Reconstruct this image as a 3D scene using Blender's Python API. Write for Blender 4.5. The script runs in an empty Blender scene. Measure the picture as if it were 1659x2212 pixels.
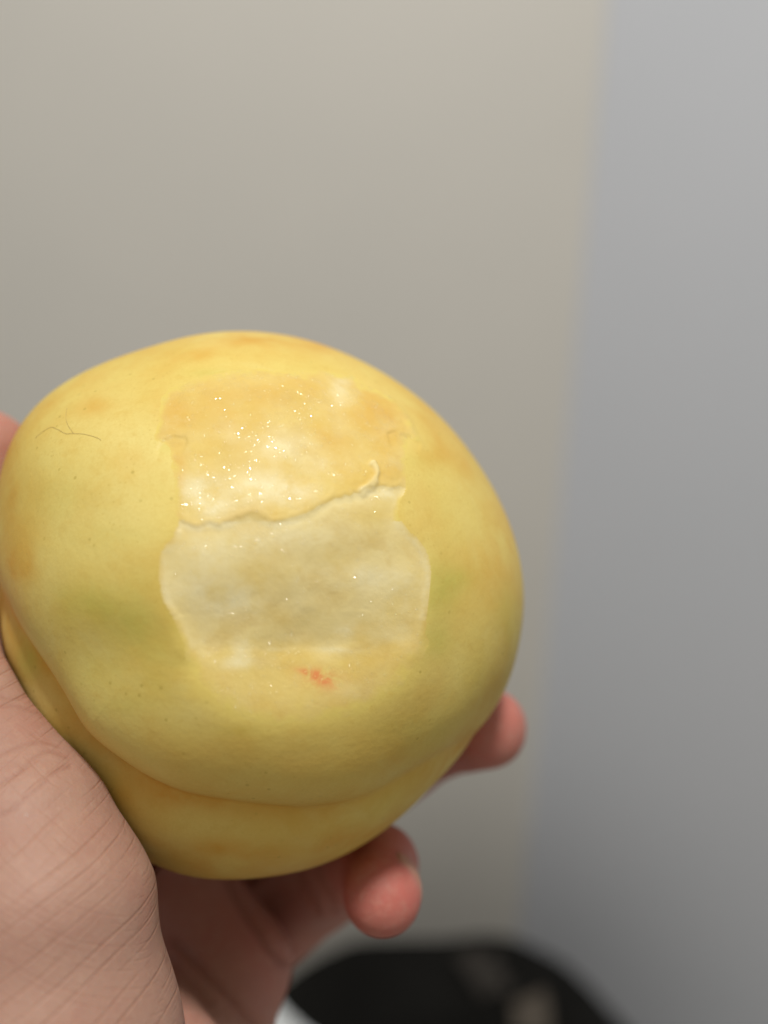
import bpy, math
import numpy as np
from mathutils import Matrix, Vector

# ------------------------------------------------------------------ camera, world, lamps
S = bpy.context.scene
COL = S.collection
PITCH = 28.0
CAM = np.array([0.0, 0.0, 1.45])
LENS = 34.0
cd = bpy.data.cameras.new('camera')
cam = bpy.data.objects.new('camera', cd)
COL.objects.link(cam)
cam.location = CAM
cam.rotation_euler = (math.radians(90 - PITCH), 0, 0)
cd.sensor_fit = 'VERTICAL'
cd.sensor_height = 36.0
cd.lens = LENS
cd.clip_start = 0.005
cd.clip_end = 50
cd.dof.use_dof = True
cd.dof.focus_distance = 0.141
cd.dof.aperture_fstop = 6.4
S.camera = cam

W = bpy.data.worlds.new('World')
S.world = W
W.use_nodes = True
bg = W.node_tree.nodes['Background']
bg.inputs[0].default_value = (1.0, 0.945, 0.845, 1)
bg.inputs[1].default_value = 0.39


def lamp(name, loc, aim, size, power, col):
    l = bpy.data.lights.new(name, 'AREA')
    l.shape = 'DISK'
    l.size = size
    l.energy = power
    l.color = col
    o = bpy.data.objects.new(name, l)
    COL.objects.link(o)
    o.location = loc
    o.rotation_euler = (Vector(aim) - Vector(loc)).to_track_quat('-Z', 'Y').to_euler()
    return o


LAMP_AT = np.array([0.10, 0.02, 2.45])
lamp('ceiling_lamp', LAMP_AT, (0, 0.3, 1.2), 0.15, 12.2, (1.0, 0.97, 0.915))
S.view_settings.view_transform = 'Standard'
S.view_settings.look = 'None'
S.view_settings.gamma = 1
S.view_settings.exposure = 0.0

# ------------------------------------------------------------------ helpers
FP = LENS / 36.0 * 2212.0          # focal length in units of the 1659 x 2212 view
CX, CY = 829.5, 1106.0
cp, sp = math.cos(math.radians(PITCH)), math.sin(math.radians(PITCH))
# columns: view right, view up, view forward in world axes
M3 = np.array([[1, 0, 0], [0, sp, cp], [0, cp, -sp]], float)


def at(x, y, z):
    """point (mm, view axes right / up / forward) seen at picture x, y and depth z mm"""
    return np.array([(x - CX) / FP * z, (CY - y) / FP * z, z], float)


def uv_of(P):
    return CX + P[..., 0] / P[..., 2] * FP, CY - P[..., 1] / P[..., 2] * FP


def world(P):
    return (np.asarray(P) * 0.001) @ M3.T + CAM


def wdir(P):
    return np.asarray(P, float) @ M3.T


def _hash(ix, iy, iz, seed):
    h = (ix.astype(np.int64) * 374761393 + iy.astype(np.int64) * 668265263 + iz.astype(np.int64) * 2147483647 + seed * 1274126177) & 0xFFFFFFFF
    h = ((h ^ (h >> 13)) * 1274126177) & 0xFFFFFFFF
    h = ((h ^ (h >> 16)) * 2246822519) & 0xFFFFFFFF
    return ((h ^ (h >> 15)) & 0xFFFF).astype(np.float32) / 32767.5 - 1.0


def noise(P, scale, seed=0, octs=1):
    """value noise in -1..1, P (n,3)"""
    out = 0
    amp, tot = 1.0, 0
    for o in range(octs):
        q = P / scale
        i = np.floor(q)
        f = q - i
        f = f * f * f * (f * (f * 6 - 15) + 10)
        i = i.astype(np.int64)
        r = 0
        for dx in (0, 1):
            wx = f[:, 0] if dx else 1 - f[:, 0]
            for dy in (0, 1):
                wy = f[:, 1] if dy else 1 - f[:, 1]
                for dz in (0, 1):
                    wz = f[:, 2] if dz else 1 - f[:, 2]
                    r = r + wx * wy * wz * _hash(i[:, 0] + dx, i[:, 1] + dy, i[:, 2] + dz, seed + o * 17)
        out = out + amp * r
        tot += amp
        amp *= 0.5
        scale *= 0.5
    return out / tot


def smooth(a, b, x):
    t = np.clip((x - a) / (b - a), 0, 1)
    return t * t * (3 - 2 * t)


def seg_dist(u, v, poly, closed=False):
    """distance to a polyline in the plane"""
    d = np.full(u.shape, 1e9)
    n = len(poly)
    for k in range(n if closed else n - 1):
        ax, ay = poly[k]
        bx, by = poly[(k + 1) % n]
        ex, ey = bx - ax, by - ay
        t = np.clip(((u - ax) * ex + (v - ay) * ey) / (ex * ex + ey * ey + 1e-9), 0, 1)
        d = np.minimum(d, np.hypot(u - ax - t * ex, v - ay - t * ey))
    return d


def poly_sd(u, v, poly):
    """signed distance to a closed outline, positive inside"""
    d = seg_dist(u, v, poly, True)
    ins = np.zeros(u.shape, bool)
    n = len(poly)
    for k in range(n):
        ax, ay = poly[k]
        bx, by = poly[(k + 1) % n]
        c = (ay > v) != (by > v)
        if ay != by:
            ins ^= c & (u < (bx - ax) * (v - ay) / (by - ay) + ax)
    return np.where(ins, d, -d)


def blob(u, v, x, y, rx, ry=None, rot=0):
    ry = ry or rx
    c, s = math.cos(math.radians(rot)), math.sin(math.radians(rot))
    a = (u - x) * c + (v - y) * s
    b = -(u - x) * s + (v - y) * c
    return np.exp(-((a / rx) ** 2 + (b / ry) ** 2))


def catmull(pts, n=8):
    P = np.array(pts, float)
    P = np.vstack([2 * P[0] - P[1], P, 2 * P[-1] - P[-2]])
    out = []
    for k in range(1, len(P) - 2):
        for t in np.linspace(0, 1, n, endpoint=False):
            a, b, c, d = P[k - 1], P[k], P[k + 1], P[k + 2]
            out.append(0.5 * (2 * b + (c - a) * t + (2 * a - 5 * b + 4 * c - d) * t * t + (3 * b - a - 3 * c + d) * t ** 3))
    out.append(P[-2])
    return np.array(out)


def mesh_obj(name, verts, faces, mat, origin=None, parent=None, attrs=None, sm=True):
    """verts in world metres; faces (n,4) or (n,3) array"""
    verts = np.asarray(verts, np.float64)
    faces = np.asarray(faces, np.int32)
    if origin is None:
        origin = np.zeros(3)
    me = bpy.data.meshes.new(name)
    n, k = faces.shape
    me.vertices.add(len(verts))
    me.vertices.foreach_set('co', (verts - origin).astype(np.float32).ravel())
    me.loops.add(n * k)
    me.loops.foreach_set('vertex_index', faces.ravel())
    me.polygons.add(n)
    me.polygons.foreach_set('loop_start', np.arange(0, n * k, k, dtype=np.int32))
    me.polygons.foreach_set('loop_total', np.full(n, k, np.int32))
    me.polygons.foreach_set('use_smooth', np.full(n, sm))
    me.update(calc_edges=True)
    for an, av in (attrs or {}).items():
        a = me.attributes.new(an, 'FLOAT', 'POINT')
        a.data.foreach_set('value', np.asarray(av, np.float32))
    me.validate()
    me.materials.append(mat)
    o = bpy.data.objects.new(name, me)
    COL.objects.link(o)
    if parent:
        o.parent = parent
    else:
        o.location = origin
    return o


def tag(o, label=None, cat=None, kind=None, group=None):
    for k, v in (('label', label), ('category', cat), ('kind', kind), ('group', group)):
        if v:
            o[k] = v
    return o


def surface_nets(F, org, h):
    s = F < 0
    n = np.array(F.shape) - 1
    cor = [(a, b, c) for a in (0, 1) for b in (0, 1) for c in (0, 1)]
    cnt = np.zeros(n, np.int8)
    for a, b, c in cor:
        cnt += s[a:a + n[0], b:b + n[1], c:c + n[2]]
    act = np.nonzero((cnt > 0) & (cnt < 8))
    idx = np.full(n, -1, np.int32)
    idx[act] = np.arange(len(act[0]))
    pos = np.zeros((len(act[0]), 3))
    num = np.zeros(len(act[0]))
    for ca in cor:
        for ax in range(3):
            if ca[ax]:
                continue
            cb = list(ca)
            cb[ax] = 1
            fa = F[act[0] + ca[0], act[1] + ca[1], act[2] + ca[2]]
            fb = F[act[0] + cb[0], act[1] + cb[1], act[2] + cb[2]]
            m = (fa < 0) != (fb < 0)
            t = np.where(m, fa / np.where(m, fa - fb, 1), 0)
            p = np.array(ca, float)[None].repeat(len(t), 0)
            p[:, ax] += t
            pos += p * m[:, None]
            num += m
    pos = (np.stack(act, 1) + pos / num[:, None]) * h + org
    quads = []
    for ax in range(3):
        sl0 = [slice(None)] * 3
        sl1 = [slice(None)] * 3
        sl0[ax] = slice(0, -1)
        sl1[ax] = slice(1, None)
        e = np.nonzero(s[tuple(sl0)] != s[tuple(sl1)])
        e = np.stack(e, 1)
        o1, o2 = (ax + 1) % 3, (ax + 2) % 3
        ok = (e[:, o1] > 0) & (e[:, o2] > 0) & (e[:, o1] < n[o1]) & (e[:, o2] < n[o2])
        e = e[ok]
        ins = s[e[:, 0], e[:, 1], e[:, 2]]
        q = []
        for d1, d2 in ((-1, -1), (0, -1), (0, 0), (-1, 0)):
            c = e.copy()
            c[:, o1] += d1
            c[:, o2] += d2
            q.append(idx[c[:, 0], c[:, 1], c[:, 2]])
        q = np.stack(q, 1)
        q[~ins] = q[~ins][:, ::-1]
        quads.append(q)
    return pos, np.concatenate(quads)


# ------------------------------------------------------------------ material helper
class Mat:
    def __init__(self, name, **kw):
        self.m = bpy.data.materials.new(name)
        self.m.use_nodes = True
        self.t = self.m.node_tree
        self.b = self.t.nodes['Principled BSDF']
        for k, v in kw.items():
            self.set(k, v)

    def set(self, k, v):
        self.b.inputs[k.replace('_', ' ')].default_value = v

    def out(self, k, s):
        self.t.links.new(s, self.b.inputs[k])

    def node(self, kind, **kw):
        n = self.t.nodes.new(kind)
        for k, v in kw.items():
            setattr(n, k, v)
        return n

    def put(self, sock, v):
        if isinstance(v, bpy.types.NodeSocket):
            self.t.links.new(v, sock)
        else:
            sock.default_value = v

    def attr(self, name):
        return self.node('ShaderNodeAttribute', attribute_name=name).outputs['Fac']

    def coord(self):
        return self.node('ShaderNodeTexCoord').outputs['Object']

    def noise(self, scale, detail=3, rough=0.55, vec=None, dist=0.0):
        n = self.node('ShaderNodeTexNoise')
        n.inputs['Scale'].default_value = scale
        n.inputs['Detail'].default_value = detail
        n.inputs['Roughness'].default_value = rough
        n.inputs['Distortion'].default_value = dist
        self.put(n.inputs['Vector'], vec if vec is not None else self.coord())
        return n.outputs['Fac']

    def voro(self, scale, vec=None, feature='F1', rnd=1.0):
        n = self.node('ShaderNodeTexVoronoi', feature=feature)
        n.inputs['Scale'].default_value = scale
        n.inputs['Randomness'].default_value = rnd
        self.put(n.inputs['Vector'], vec if vec is not None else self.coord())
        return n.outputs['Distance']

    def ramp(self, s, a, b, lo=0.0, hi=1.0):
        n = self.node('ShaderNodeMapRange', interpolation_type='SMOOTHSTEP')
        self.put(n.inputs['Value'], s)
        n.inputs['From Min'].default_value = a
        n.inputs['From Max'].default_value = b
        n.inputs['To Min'].default_value = lo
        n.inputs['To Max'].default_value = hi
        return n.outputs['Result']

    def math(self, op, a, b=0.0, clamp=False):
        n = self.node('ShaderNodeMath', operation=op, use_clamp=clamp)
        self.put(n.inputs[0], a)
        self.put(n.inputs[1], b)
        return n.outputs[0]

    def mix(self, f, a, b):
        n = self.node('ShaderNodeMix', data_type='RGBA')
        self.put(n.inputs['Factor'], f)
        self.put(n.inputs['A'], a if isinstance(a, bpy.types.NodeSocket) else (*a, 1))
        self.put(n.inputs['B'], b if isinstance(b, bpy.types.NodeSocket) else (*b, 1))
        return n.outputs['Result']

    def bump(self, h, strength, dist, normal=None):
        n = self.node('ShaderNodeBump')
        n.inputs['Strength'].default_value = strength
        n.inputs['Distance'].default_value = dist
        self.put(n.inputs['Height'], h)
        if normal is not None:
            self.put(n.inputs['Normal'], normal)
        return n.outputs['Normal']

    def frame(self, ax, scales):
        """coordinates along three given axes, each scaled (per metre)"""
        co = self.coord()
        c = self.node('ShaderNodeCombineXYZ')
        for k in range(3):
            d = self.node('ShaderNodeVectorMath', operation='DOT_PRODUCT')
            self.put(d.inputs[0], co)
            d.inputs[1].default_value = tuple(float(q) * scales[k] for q in ax[k])
            self.put(c.inputs[k], d.outputs['Value'])
        return c.outputs[0]


# peach skin
m = Mat('peach_skin', Roughness=0.52)
m.set('Specular IOR Level', 0.22)
c = m.mix(m.ramp(m.noise(55, 4, 0.6), 0.35, 0.70), (0.675, 0.545, 0.150), (0.655, 0.490, 0.110))
c = m.mix(m.math('MULTIPLY', m.attr('pale'), 0.8), c, (0.74, 0.62, 0.24))
bl = m.math('MULTIPLY', m.attr('blush_shade'), m.ramp(m.noise(90, 5, 0.65), 0.30, 0.68, 0.45, 1.0))
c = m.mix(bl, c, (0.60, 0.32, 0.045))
gr = m.math('MULTIPLY', m.attr('green'), m.ramp(m.noise(75, 4), 0.3, 0.7, 0.6, 1.0))
c = m.mix(gr, c, (0.46, 0.435, 0.07))
streak = m.ramp(m.noise(26, 5, 0.62, dist=0.8), 0.52, 0.72, 0.0, 0.42)
c = m.mix(m.ramp(m.noise(85, 6, 0.65, dist=0.4), 0.50, 0.70, 0.0, 0.30), c, (0.62, 0.41, 0.075))
c = m.mix(m.ramp(m.noise(60, 5, 0.6, dist=0.6), 0.54, 0.72, 0.0, 0.35), c, (0.70, 0.61, 0.23))
c = m.mix(streak, c, (0.60, 0.37, 0.06))
c = m.mix(m.attr('lip'), c, (0.685, 0.54, 0.145))
sp_ = m.math('MULTIPLY', m.ramp(m.voro(420), 0.07, 0.15, 1.0, 0.0), m.ramp(m.noise(70, 2), 0.46, 0.60, 0.0, 0.5))
c = m.mix(sp_, c, (0.36, 0.28, 0.05))
c = m.mix(m.ramp(m.noise(2400, 3, 0.7), 0.35, 0.70, 0.0, 0.22), c, (0.56, 0.40, 0.08))
pore = m.math('MULTIPLY', m.ramp(m.voro(950), 0.10, 0.22, 1.0, 0.0), m.ramp(m.noise(130, 2), 0.40, 0.62, 0.0, 0.26))
c = m.mix(pore, c, (0.45, 0.32, 0.06))
c = m.mix(m.ramp(m.noise(420, 4, 0.65), 0.50, 0.72, 0.0, 0.22), c, (0.56, 0.37, 0.07))
m.out('Base Color', c)
m.out('Normal', m.bump(m.noise(900, 4, 0.6), 0.12, 0.0005, m.bump(m.noise(110, 3), 0.12, 0.0012)))
PEACH_SKIN = m.m

# wet peach flesh
m = Mat('peach_flesh', Roughness=0.55)
m.set('Coat Roughness', 0.045)
m.set('Specular IOR Level', 0.12)
c = m.mix(m.ramp(m.noise(160, 5, 0.65), 0.35, 0.65), (0.66, 0.50, 0.150), (0.63, 0.445, 0.11))
c = m.mix(m.math('MULTIPLY', m.attr('orange'), m.ramp(m.noise(220, 4), 0.3, 0.65, 0.5, 1.0)), c, (0.62, 0.38, 0.07))
grey = m.math('MULTIPLY', m.attr('pulp'), m.ramp(m.noise(120, 5, 0.6), 0.30, 0.60, 0.45, 1.0))
c = m.mix(grey, c, (0.735, 0.615, 0.295))
wh = m.math('MULTIPLY', m.attr('white'), m.ramp(m.noise(240, 5, 0.65), 0.30, 0.62, 0.30, 1.0))
c = m.mix(wh, c, (0.76, 0.675, 0.40))
fib = m.frame(wdir(np.array([[1, 0.12, 0], [-0.12, 1, 0], [0, 0, 1]])), (160, 620, 300))
c = m.mix(m.ramp(m.noise(1.0, 4, 0.6, vec=fib), 0.54, 0.74, 0.0, 0.16), c, (0.64, 0.45, 0.14))
c = m.mix(m.ramp(m.noise(95, 5, 0.6, dist=0.6), 0.50, 0.68, 0.0, 0.30), c, (0.72, 0.60, 0.28))
c = m.mix(m.ramp(m.noise(130, 4, 0.6, dist=0.5), 0.54, 0.70, 0.0, 0.32), c, (0.55, 0.38, 0.11))
red = m.math('MULTIPLY', m.attr('red'), m.ramp(m.noise(420, 4, 0.65, dist=1.0), 0.32, 0.54, 0.0, 1.0))
c = m.mix(red, c, (0.68, 0.25, 0.085))
c = m.mix(m.math('MULTIPLY', m.attr('rind'), m.ramp(m.noise(260, 4, 0.6), 0.28, 0.60, 0.35, 1.0)), c, (0.67, 0.53, 0.14))
m.out('Base Color', c)
wet = m.ramp(m.noise(330, 3), 0.42, 0.62)
h1 = m.noise(1150, 3, 0.6)
h2 = m.noise(330, 4, 0.6)
nb = m.bump(h1, 1.0, 0.0009, m.bump(h2, 0.5, 0.0012))
m.out('Normal', m.bump(h1, 0.16, 0.0003, m.bump(h2, 0.10, 0.0008)))
m.out('Coat Normal', nb)
m.out('Coat Weight', m.math('MULTIPLY', m.attr('wet'), m.ramp(wet, 0, 1, 0.05, 0.5)))
PEACH_FLESH = m.m

m = Mat('juice_glints', Roughness=0.06)
m.set('Specular IOR Level', 0.6)
m.out('Base Color', m.mix(m.ramp(m.noise(240, 3), 0.35, 0.65), (0.72, 0.54, 0.18), (0.76, 0.62, 0.28)))
JUICE_GLINTS = m.m

# human skin
m = Mat('hand_skin', Roughness=0.58, Subsurface_Weight=0.30, Subsurface_Scale=0.0028)
m.set('Subsurface Radius', (1.0, 0.36, 0.18))
m.set('Specular IOR Level', 0.32)
c = m.mix(m.ramp(m.noise(120, 4, 0.6), 0.3, 0.7), (0.39, 0.242, 0.182), (0.36, 0.212, 0.160))
c = m.mix(m.math('MULTIPLY', m.attr('pink'), m.ramp(m.noise(110, 3), 0.25, 0.7, 0.75, 1.0)), c, (0.47, 0.132, 0.108))
c = m.mix(m.ramp(m.noise(700, 3, 0.6), 0.45, 0.75, 0.0, 0.25), c, (0.48, 0.31, 0.235))
c = m.mix(m.ramp(m.noise(60, 4, 0.6), 0.48, 0.70, 0.0, 0.30), c, (0.45, 0.195, 0.145))
ln = wdir(np.array([[0.80, 0.60, 0.05], [-0.60, 0.80, 0.0], [0.0, 0.0, 1.0]]))


def furrows(ax, freq, wob, thin, fade_scale, lo_, hi_):
    sep = m.node('ShaderNodeSeparateXYZ')
    m.put(sep.inputs[0], m.frame(ax, (1, freq, 1)))
    t_ = m.math('ADD', sep.outputs[1], m.math('MULTIPLY', m.noise(32, 1, 0.5), wob))
    w_ = m.math('PINGPONG', t_, 0.5)
    ln_ = m.ramp(w_, 0.0, thin, 1.0, 0.0)
    return m.math('MULTIPLY', ln_, m.ramp(m.noise(1.0, 2, 0.5, vec=m.frame(ax, fade_scale)), lo_, hi_))


ln2 = wdir(np.array([[0.70, 0.71, 0.0], [-0.71, 0.70, 0.0], [0.0, 0.0, 1.0]]))
ln3 = wdir(np.array([[0.85, -0.52, 0.0], [0.52, 0.85, 0.0], [0.0, 0.0, 1.0]]))
l1 = furrows(ln, 420, 2.6, 0.12, (35, 420, 60), 0.40, 0.62)
l2 = furrows(ln2, 900, 5.0, 0.20, (90, 600, 120), 0.46, 0.62)
l3 = furrows(ln3, 1200, 6.0, 0.22, (160, 700, 200), 0.46, 0.62)
lines = m.math('ADD', l1, m.math('ADD', m.math('MULTIPLY', l2, 0.35), m.math('MULTIPLY', l3, 0.36)))
lines = m.math('MULTIPLY', lines, m.attr('lined'))
c = m.mix(m.math('MULTIPLY', lines, 0.30, True), c, (0.30, 0.13, 0.075))
c = m.mix(m.math('MULTIPLY', m.attr('crease'), 0.55, True), c, (0.27, 0.10, 0.065))
m.out('Base Color', c)
hh = m.math('MULTIPLY', lines, -1.0)
nrm = m.bump(hh, 0.45, 0.00020, m.bump(m.voro(1700), 0.12, 0.0003, m.bump(m.noise(700, 3), 0.10, 0.0004)))
m.out('Normal', nrm)
glint = m.math('MULTIPLY', m.ramp(m.voro(620), 0.10, 0.16, 1.0, 0.0), m.ramp(m.noise(150, 2), 0.54, 0.62))
glint = m.math('MULTIPLY', glint, m.attr('lined'))
m.out('Coat Weight', m.math('MULTIPLY', glint, 0.9))
m.set('Coat Roughness', 0.12)
m.out('Coat Normal', m.bump(m.math('MULTIPLY', glint, 1.0), 1.0, 0.0009, m.bump(m.noise(800, 2), 0.9, 0.0012)))
HAND_SKIN = m.m

m = Mat('fingernail', Roughness=0.6, Subsurface_Weight=0.3, Subsurface_Scale=0.0015)
m.out('Base Color', m.mix(m.ramp(m.noise(300, 2), 0.3, 0.7), (0.44, 0.22, 0.165), (0.48, 0.27, 0.205)))
m.set('Specular IOR Level', 0.15)
NAIL = m.m

m = Mat('hair', Roughness=0.5)
m.out('Base Color', m.mix(m.noise(300), (0.40, 0.30, 0.125), (0.46, 0.35, 0.15)))
HAIR = m.m


def paint(name, a, b, rough=0.7):
    m = Mat(name, Roughness=rough)
    m.out('Base Color', m.mix(m.ramp(m.noise(2.2, 4, 0.55), 0.3, 0.7), a, b))
    m.out('Normal', m.bump(m.noise(380, 3), 0.15, 0.001))
    return m.m


WALL_WARM = paint('warm_wall_paint', (0.725, 0.705, 0.66), (0.69, 0.675, 0.635))
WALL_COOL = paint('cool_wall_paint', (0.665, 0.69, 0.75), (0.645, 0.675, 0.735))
FLOOR = paint('floor_finish', (0.42, 0.41, 0.39), (0.36, 0.355, 0.34), 0.5)
def dull(mt):
    mt.node_tree.nodes['Principled BSDF'].inputs['Specular IOR Level'].default_value = 0.04
    return mt


CLOTH = dull(paint('black_cloth', (0.006, 0.0059, 0.0057), (0.024, 0.0235, 0.022), 0.95))
STRAP = paint('brown_webbing', (0.024, 0.020, 0.017), (0.034, 0.028, 0.023), 0.8)
TAN = paint('tan_tab', (0.075, 0.06, 0.045), (0.09, 0.072, 0.055), 0.7)
PAPER = paint('white_paper', (0.80, 0.83, 0.85), (0.76, 0.80, 0.83), 0.6)

# ------------------------------------------------------------------ the peach
C0 = at(560, 1305, 175.0)
R0 = 46.0
LOS = C0 / np.linalg.norm(C0)
E1 = np.cross(np.array([0, 1.0, 0]), LOS)
E1 /= np.linalg.norm(E1)
E2 = np.cross(LOS, E1)
if E2[1] < 0:
    E2 = -E2
if E1[0] < 0:
    E1 = -E1

OUTLINE = [(1132, 1290), (1128, 1230), (1115, 1170), (1080, 1085), (1030, 1000), (960, 907), (860, 826), (760, 771), (640, 727), (560, 717),
           (500, 716), (430, 722), (370, 735), (260, 772), (150, 822), (80, 872), (33, 925), (5, 1000), (-5, 1080), (-8, 1150), (-9, 1200), (-8, 1260),
           (-3, 1340), (22, 1450), (62, 1560), (112, 1650), (172, 1732), (245, 1805), (322, 1866), (400, 1890), (500, 1900), (600, 1890), (700, 1866),
           (825, 1800), (900, 1730), (945, 1682), (990, 1634), (1050, 1560), (1090, 1490), (1108, 1440), (1126, 1370)]
GROOVE = [(-80, 1100), (-42, 1190), (-12, 1290), (16, 1375), (44, 1450), (88, 1535), (154, 1635), (254, 1704), (364, 1748), (480, 1769), (600, 1779), (700, 1771),
          (800, 1737), (880, 1692), (950, 1645), (1020, 1590)]
GAMP = [1.4, 1.9, 2.3, 2.7, 3.3, 4.0, 4.9, 4.9, 4.8, 4.6, 4.2, 3.6, 2.2, 1.8, 1.4, 0.9]


def ray(x, y):
    r = at(x, y, 1.0)
    return r / np.linalg.norm(r)


def sphere_dir(x, y, R=46.0):
    r = ray(x, y)
    b = r @ C0
    q = b * b - (C0 @ C0 - R * R)
    if q > 0:
        d = r * (b - math.sqrt(q)) - C0
        return d / np.linalg.norm(d)
    d = r * b - C0
    over = np.linalg.norm(d) / R - 1.0
    be = min(0.6, 3.0 * over)
    d = d / np.linalg.norm(d) * math.cos(be) + LOS * math.sin(be)
    return d / np.linalg.norm(d)


gp = catmull(GROOVE, 5)
ga = np.interp(np.linspace(0, len(GROOVE) - 1, len(gp)), np.arange(len(GROOVE)), GAMP)
GD = np.array([sphere_dir(x, y, 44.5) for x, y in gp])


def run_on(d0, d1, steps, total):
    # carry the seam on round the back along a great circle
    t = d0 - d1
    t = t / np.linalg.norm(t) + 2.2 * LOS
    t -= d0 * (t @ d0)
    t /= np.linalg.norm(t)
    return [d0 * math.cos(a) + t * math.sin(a) for a in np.linspace(0, total, steps + 1)[1:]]


pre = run_on(GD[1], GD[5], 9, 1.5)[::-1]
post = run_on(GD[-1], GD[-5], 7, 1.0)
ga = np.r_[np.linspace(0.0, ga[1], len(pre) + 1)[:-1], ga[1:], np.linspace(ga[-1], 0, len(post) + 1)[1:]]
GD = np.vstack([pre, GD[1:], post])
PHI = np.linspace(-math.pi, math.pi, 241)
G = np.zeros(241)


def groove_disp(d):
    best = np.full(len(d), 9.0)
    sgn = np.zeros(len(d))
    amp = np.zeros(len(d))
    for k in range(len(GD) - 1):
        a, b = GD[k], GD[k + 1]
        e = b - a
        t = np.clip(((d - a) @ e) / (e @ e), 0, 1)
        q = a + t[:, None] * e
        w = d - q
        dist = np.sqrt((w * w).sum(1))
        m_ = dist < best
        best = np.where(m_, dist, best)
        side = np.cross(e, a)
        sgn = np.where(m_, np.sign(w @ side), sgn)
        amp = np.where(m_, ga[k] + (ga[k + 1] - ga[k]) * t, amp)
    # side > 0 : decide orientation from the peach's front
    mid = len(pre) + 35
    front = np.sign((-LOS - GD[mid]) @ np.cross(GD[mid + 1] - GD[mid], GD[mid]))
    s = best * sgn * front            # positive on the large front lobe
    main = np.exp(-np.sqrt((s / 0.125) ** 2 + 0.05) + 0.2236) * np.exp(-(s / 0.30) ** 2)
    back = np.exp(-np.sqrt((s / 0.105) ** 2 + 0.05) + 0.2236)
    return np.where(s > 0, -amp * main, -amp * back), s


def radius(d):
    a = d @ E1
    b = d @ E2
    ph = np.arctan2(b, a)
    cl = d @ LOS
    sn2 = 1 - cl * cl
    r = R0 * (1 + np.interp(ph, PHI, G) * sn2)
    gd, s = groove_disp(d)
    r = r + gd
    lump = noise(d * 46.0, 26.0, 5) * 0.55 + noise(d * 46.0, 12.0, 9) * 0.16
    r = r + lump
    return r, s


def fit_outline():
    global G
    o = np.array(OUTLINE, float)
    o = catmull(np.vstack([o, o[:1]]), 6)
    rr = np.stack([(o[:, 0] - CX) / FP, (CY - o[:, 1]) / FP, np.ones(len(o))], 1)
    rr /= np.linalg.norm(rr, axis=1)[:, None]
    ang = np.arccos(rr @ LOS)
    ph = np.arctan2(rr @ E2, rr @ E1)
    k = np.argsort(ph)
    T = np.interp(PHI, ph[k], ang[k], period=2 * math.pi)
    tp = (PHI[:-1] + PHI[1:]) / 2
    f = np.linspace(-math.pi, math.pi, 480, endpoint=False)
    t = np.radians(np.linspace(84, 128, 34))           # from the far pole
    ff, tt = np.meshgrid(f, t, indexing='ij')
    d = (np.cos(ff)[..., None] * E1 + np.sin(ff)[..., None] * E2) * np.sin(tt)[..., None] + np.cos(tt)[..., None] * LOS
    dd = d.reshape(-1, 3)
    for it in range(7):
        r, _ = radius(dd)
        P = C0 + dd * r[:, None]
        an = np.arccos((P @ LOS) / np.linalg.norm(P, axis=1)).reshape(ff.shape).max(1)
        Mx = np.interp(PHI, f, an, period=2 * math.pi)
        G = G + 0.9 * (np.tan(T) / np.tan(Mx) - 1)
        ker = np.array([1, 2, 1]) / 4
        g2 = np.convolve(np.r_[G[-3:-1], G, G[1:3]], ker, 'same')[2:-2]
        fc = np.fft.rfft(g2[:-1])
        fc *= np.exp(-(np.arange(len(fc)) / 11.0) ** 4)
        g2 = np.fft.irfft(fc, 240)
        G = np.r_[g2, g2[0]]


fit_outline()

# grid of directions, poles left and right so that the bitten face has no pole
NT, NF, NB = 620, 720, 110
th = np.linspace(0.004, math.pi - 0.004, NT)
fr = np.concatenate([np.linspace(-1.75, 1.75, NF, endpoint=False), np.linspace(1.75, 2 * math.pi - 1.75, NB, endpoint=False)])
T_, F_ = np.meshgrid(th, fr, indexing='ij')
AX = E1 * 0.74 + E2 * 0.63 + LOS * 0.24
AX /= np.linalg.norm(AX)
BX = -LOS - AX * (-LOS @ AX)
BX /= np.linalg.norm(BX)
BY_ = np.cross(AX, BX)
D = (np.cos(T_)[..., None] * AX + np.sin(T_)[..., None] * (np.cos(F_)[..., None] * BX + np.sin(F_)[..., None] * BY_)).reshape(-1, 3)
Rb, SG = radius(D)
P = C0 + D * Rb[:, None]
U, V = uv_of(P)
front = (D @ -LOS) > -0.15

RAG = [(874, 1052), (862, 1048), (845, 1052), (828, 1047), (806, 1050), (790, 1054), (778, 1064), (764, 1062), (757, 1070), (746, 1067), (738, 1074), (724, 1074), (708, 1084),
       (690, 1090), (668, 1104), (644, 1113), (618, 1120), (600, 1127), (584, 1124), (570, 1115), (552, 1107), (536, 1108), (520, 1117), (500, 1122), (478, 1133), (452, 1132),
       (428, 1138), (405, 1134), (388, 1128)]
UP = [(376, 1090), (378, 1040), (374, 990), (362, 962), (334, 944), (346, 905), (348, 862), (372, 836), (430, 818), (470, 803), (560, 797), (640, 803), (700, 799),
      (762, 813), (806, 840), (852, 868), (884, 905), (904, 956), (880, 948), (876, 1000)]
LOW = [(374, 1166), (352, 1196), (346, 1240), (352, 1290), (373, 1335), (390, 1385), (412, 1435), (434, 1485), (466, 1522), (525, 1550), (605, 1562), (700, 1556),
       (782, 1538), (852, 1500), (892, 1450), (926, 1402), (922, 1368), (926, 1310), (933, 1262), (930, 1212), (905, 1166), (864, 1126), (858, 1090)]
def rounded(pts):
    q = catmull(pts, 5)
    return [tuple(p) for p in q]


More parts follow.
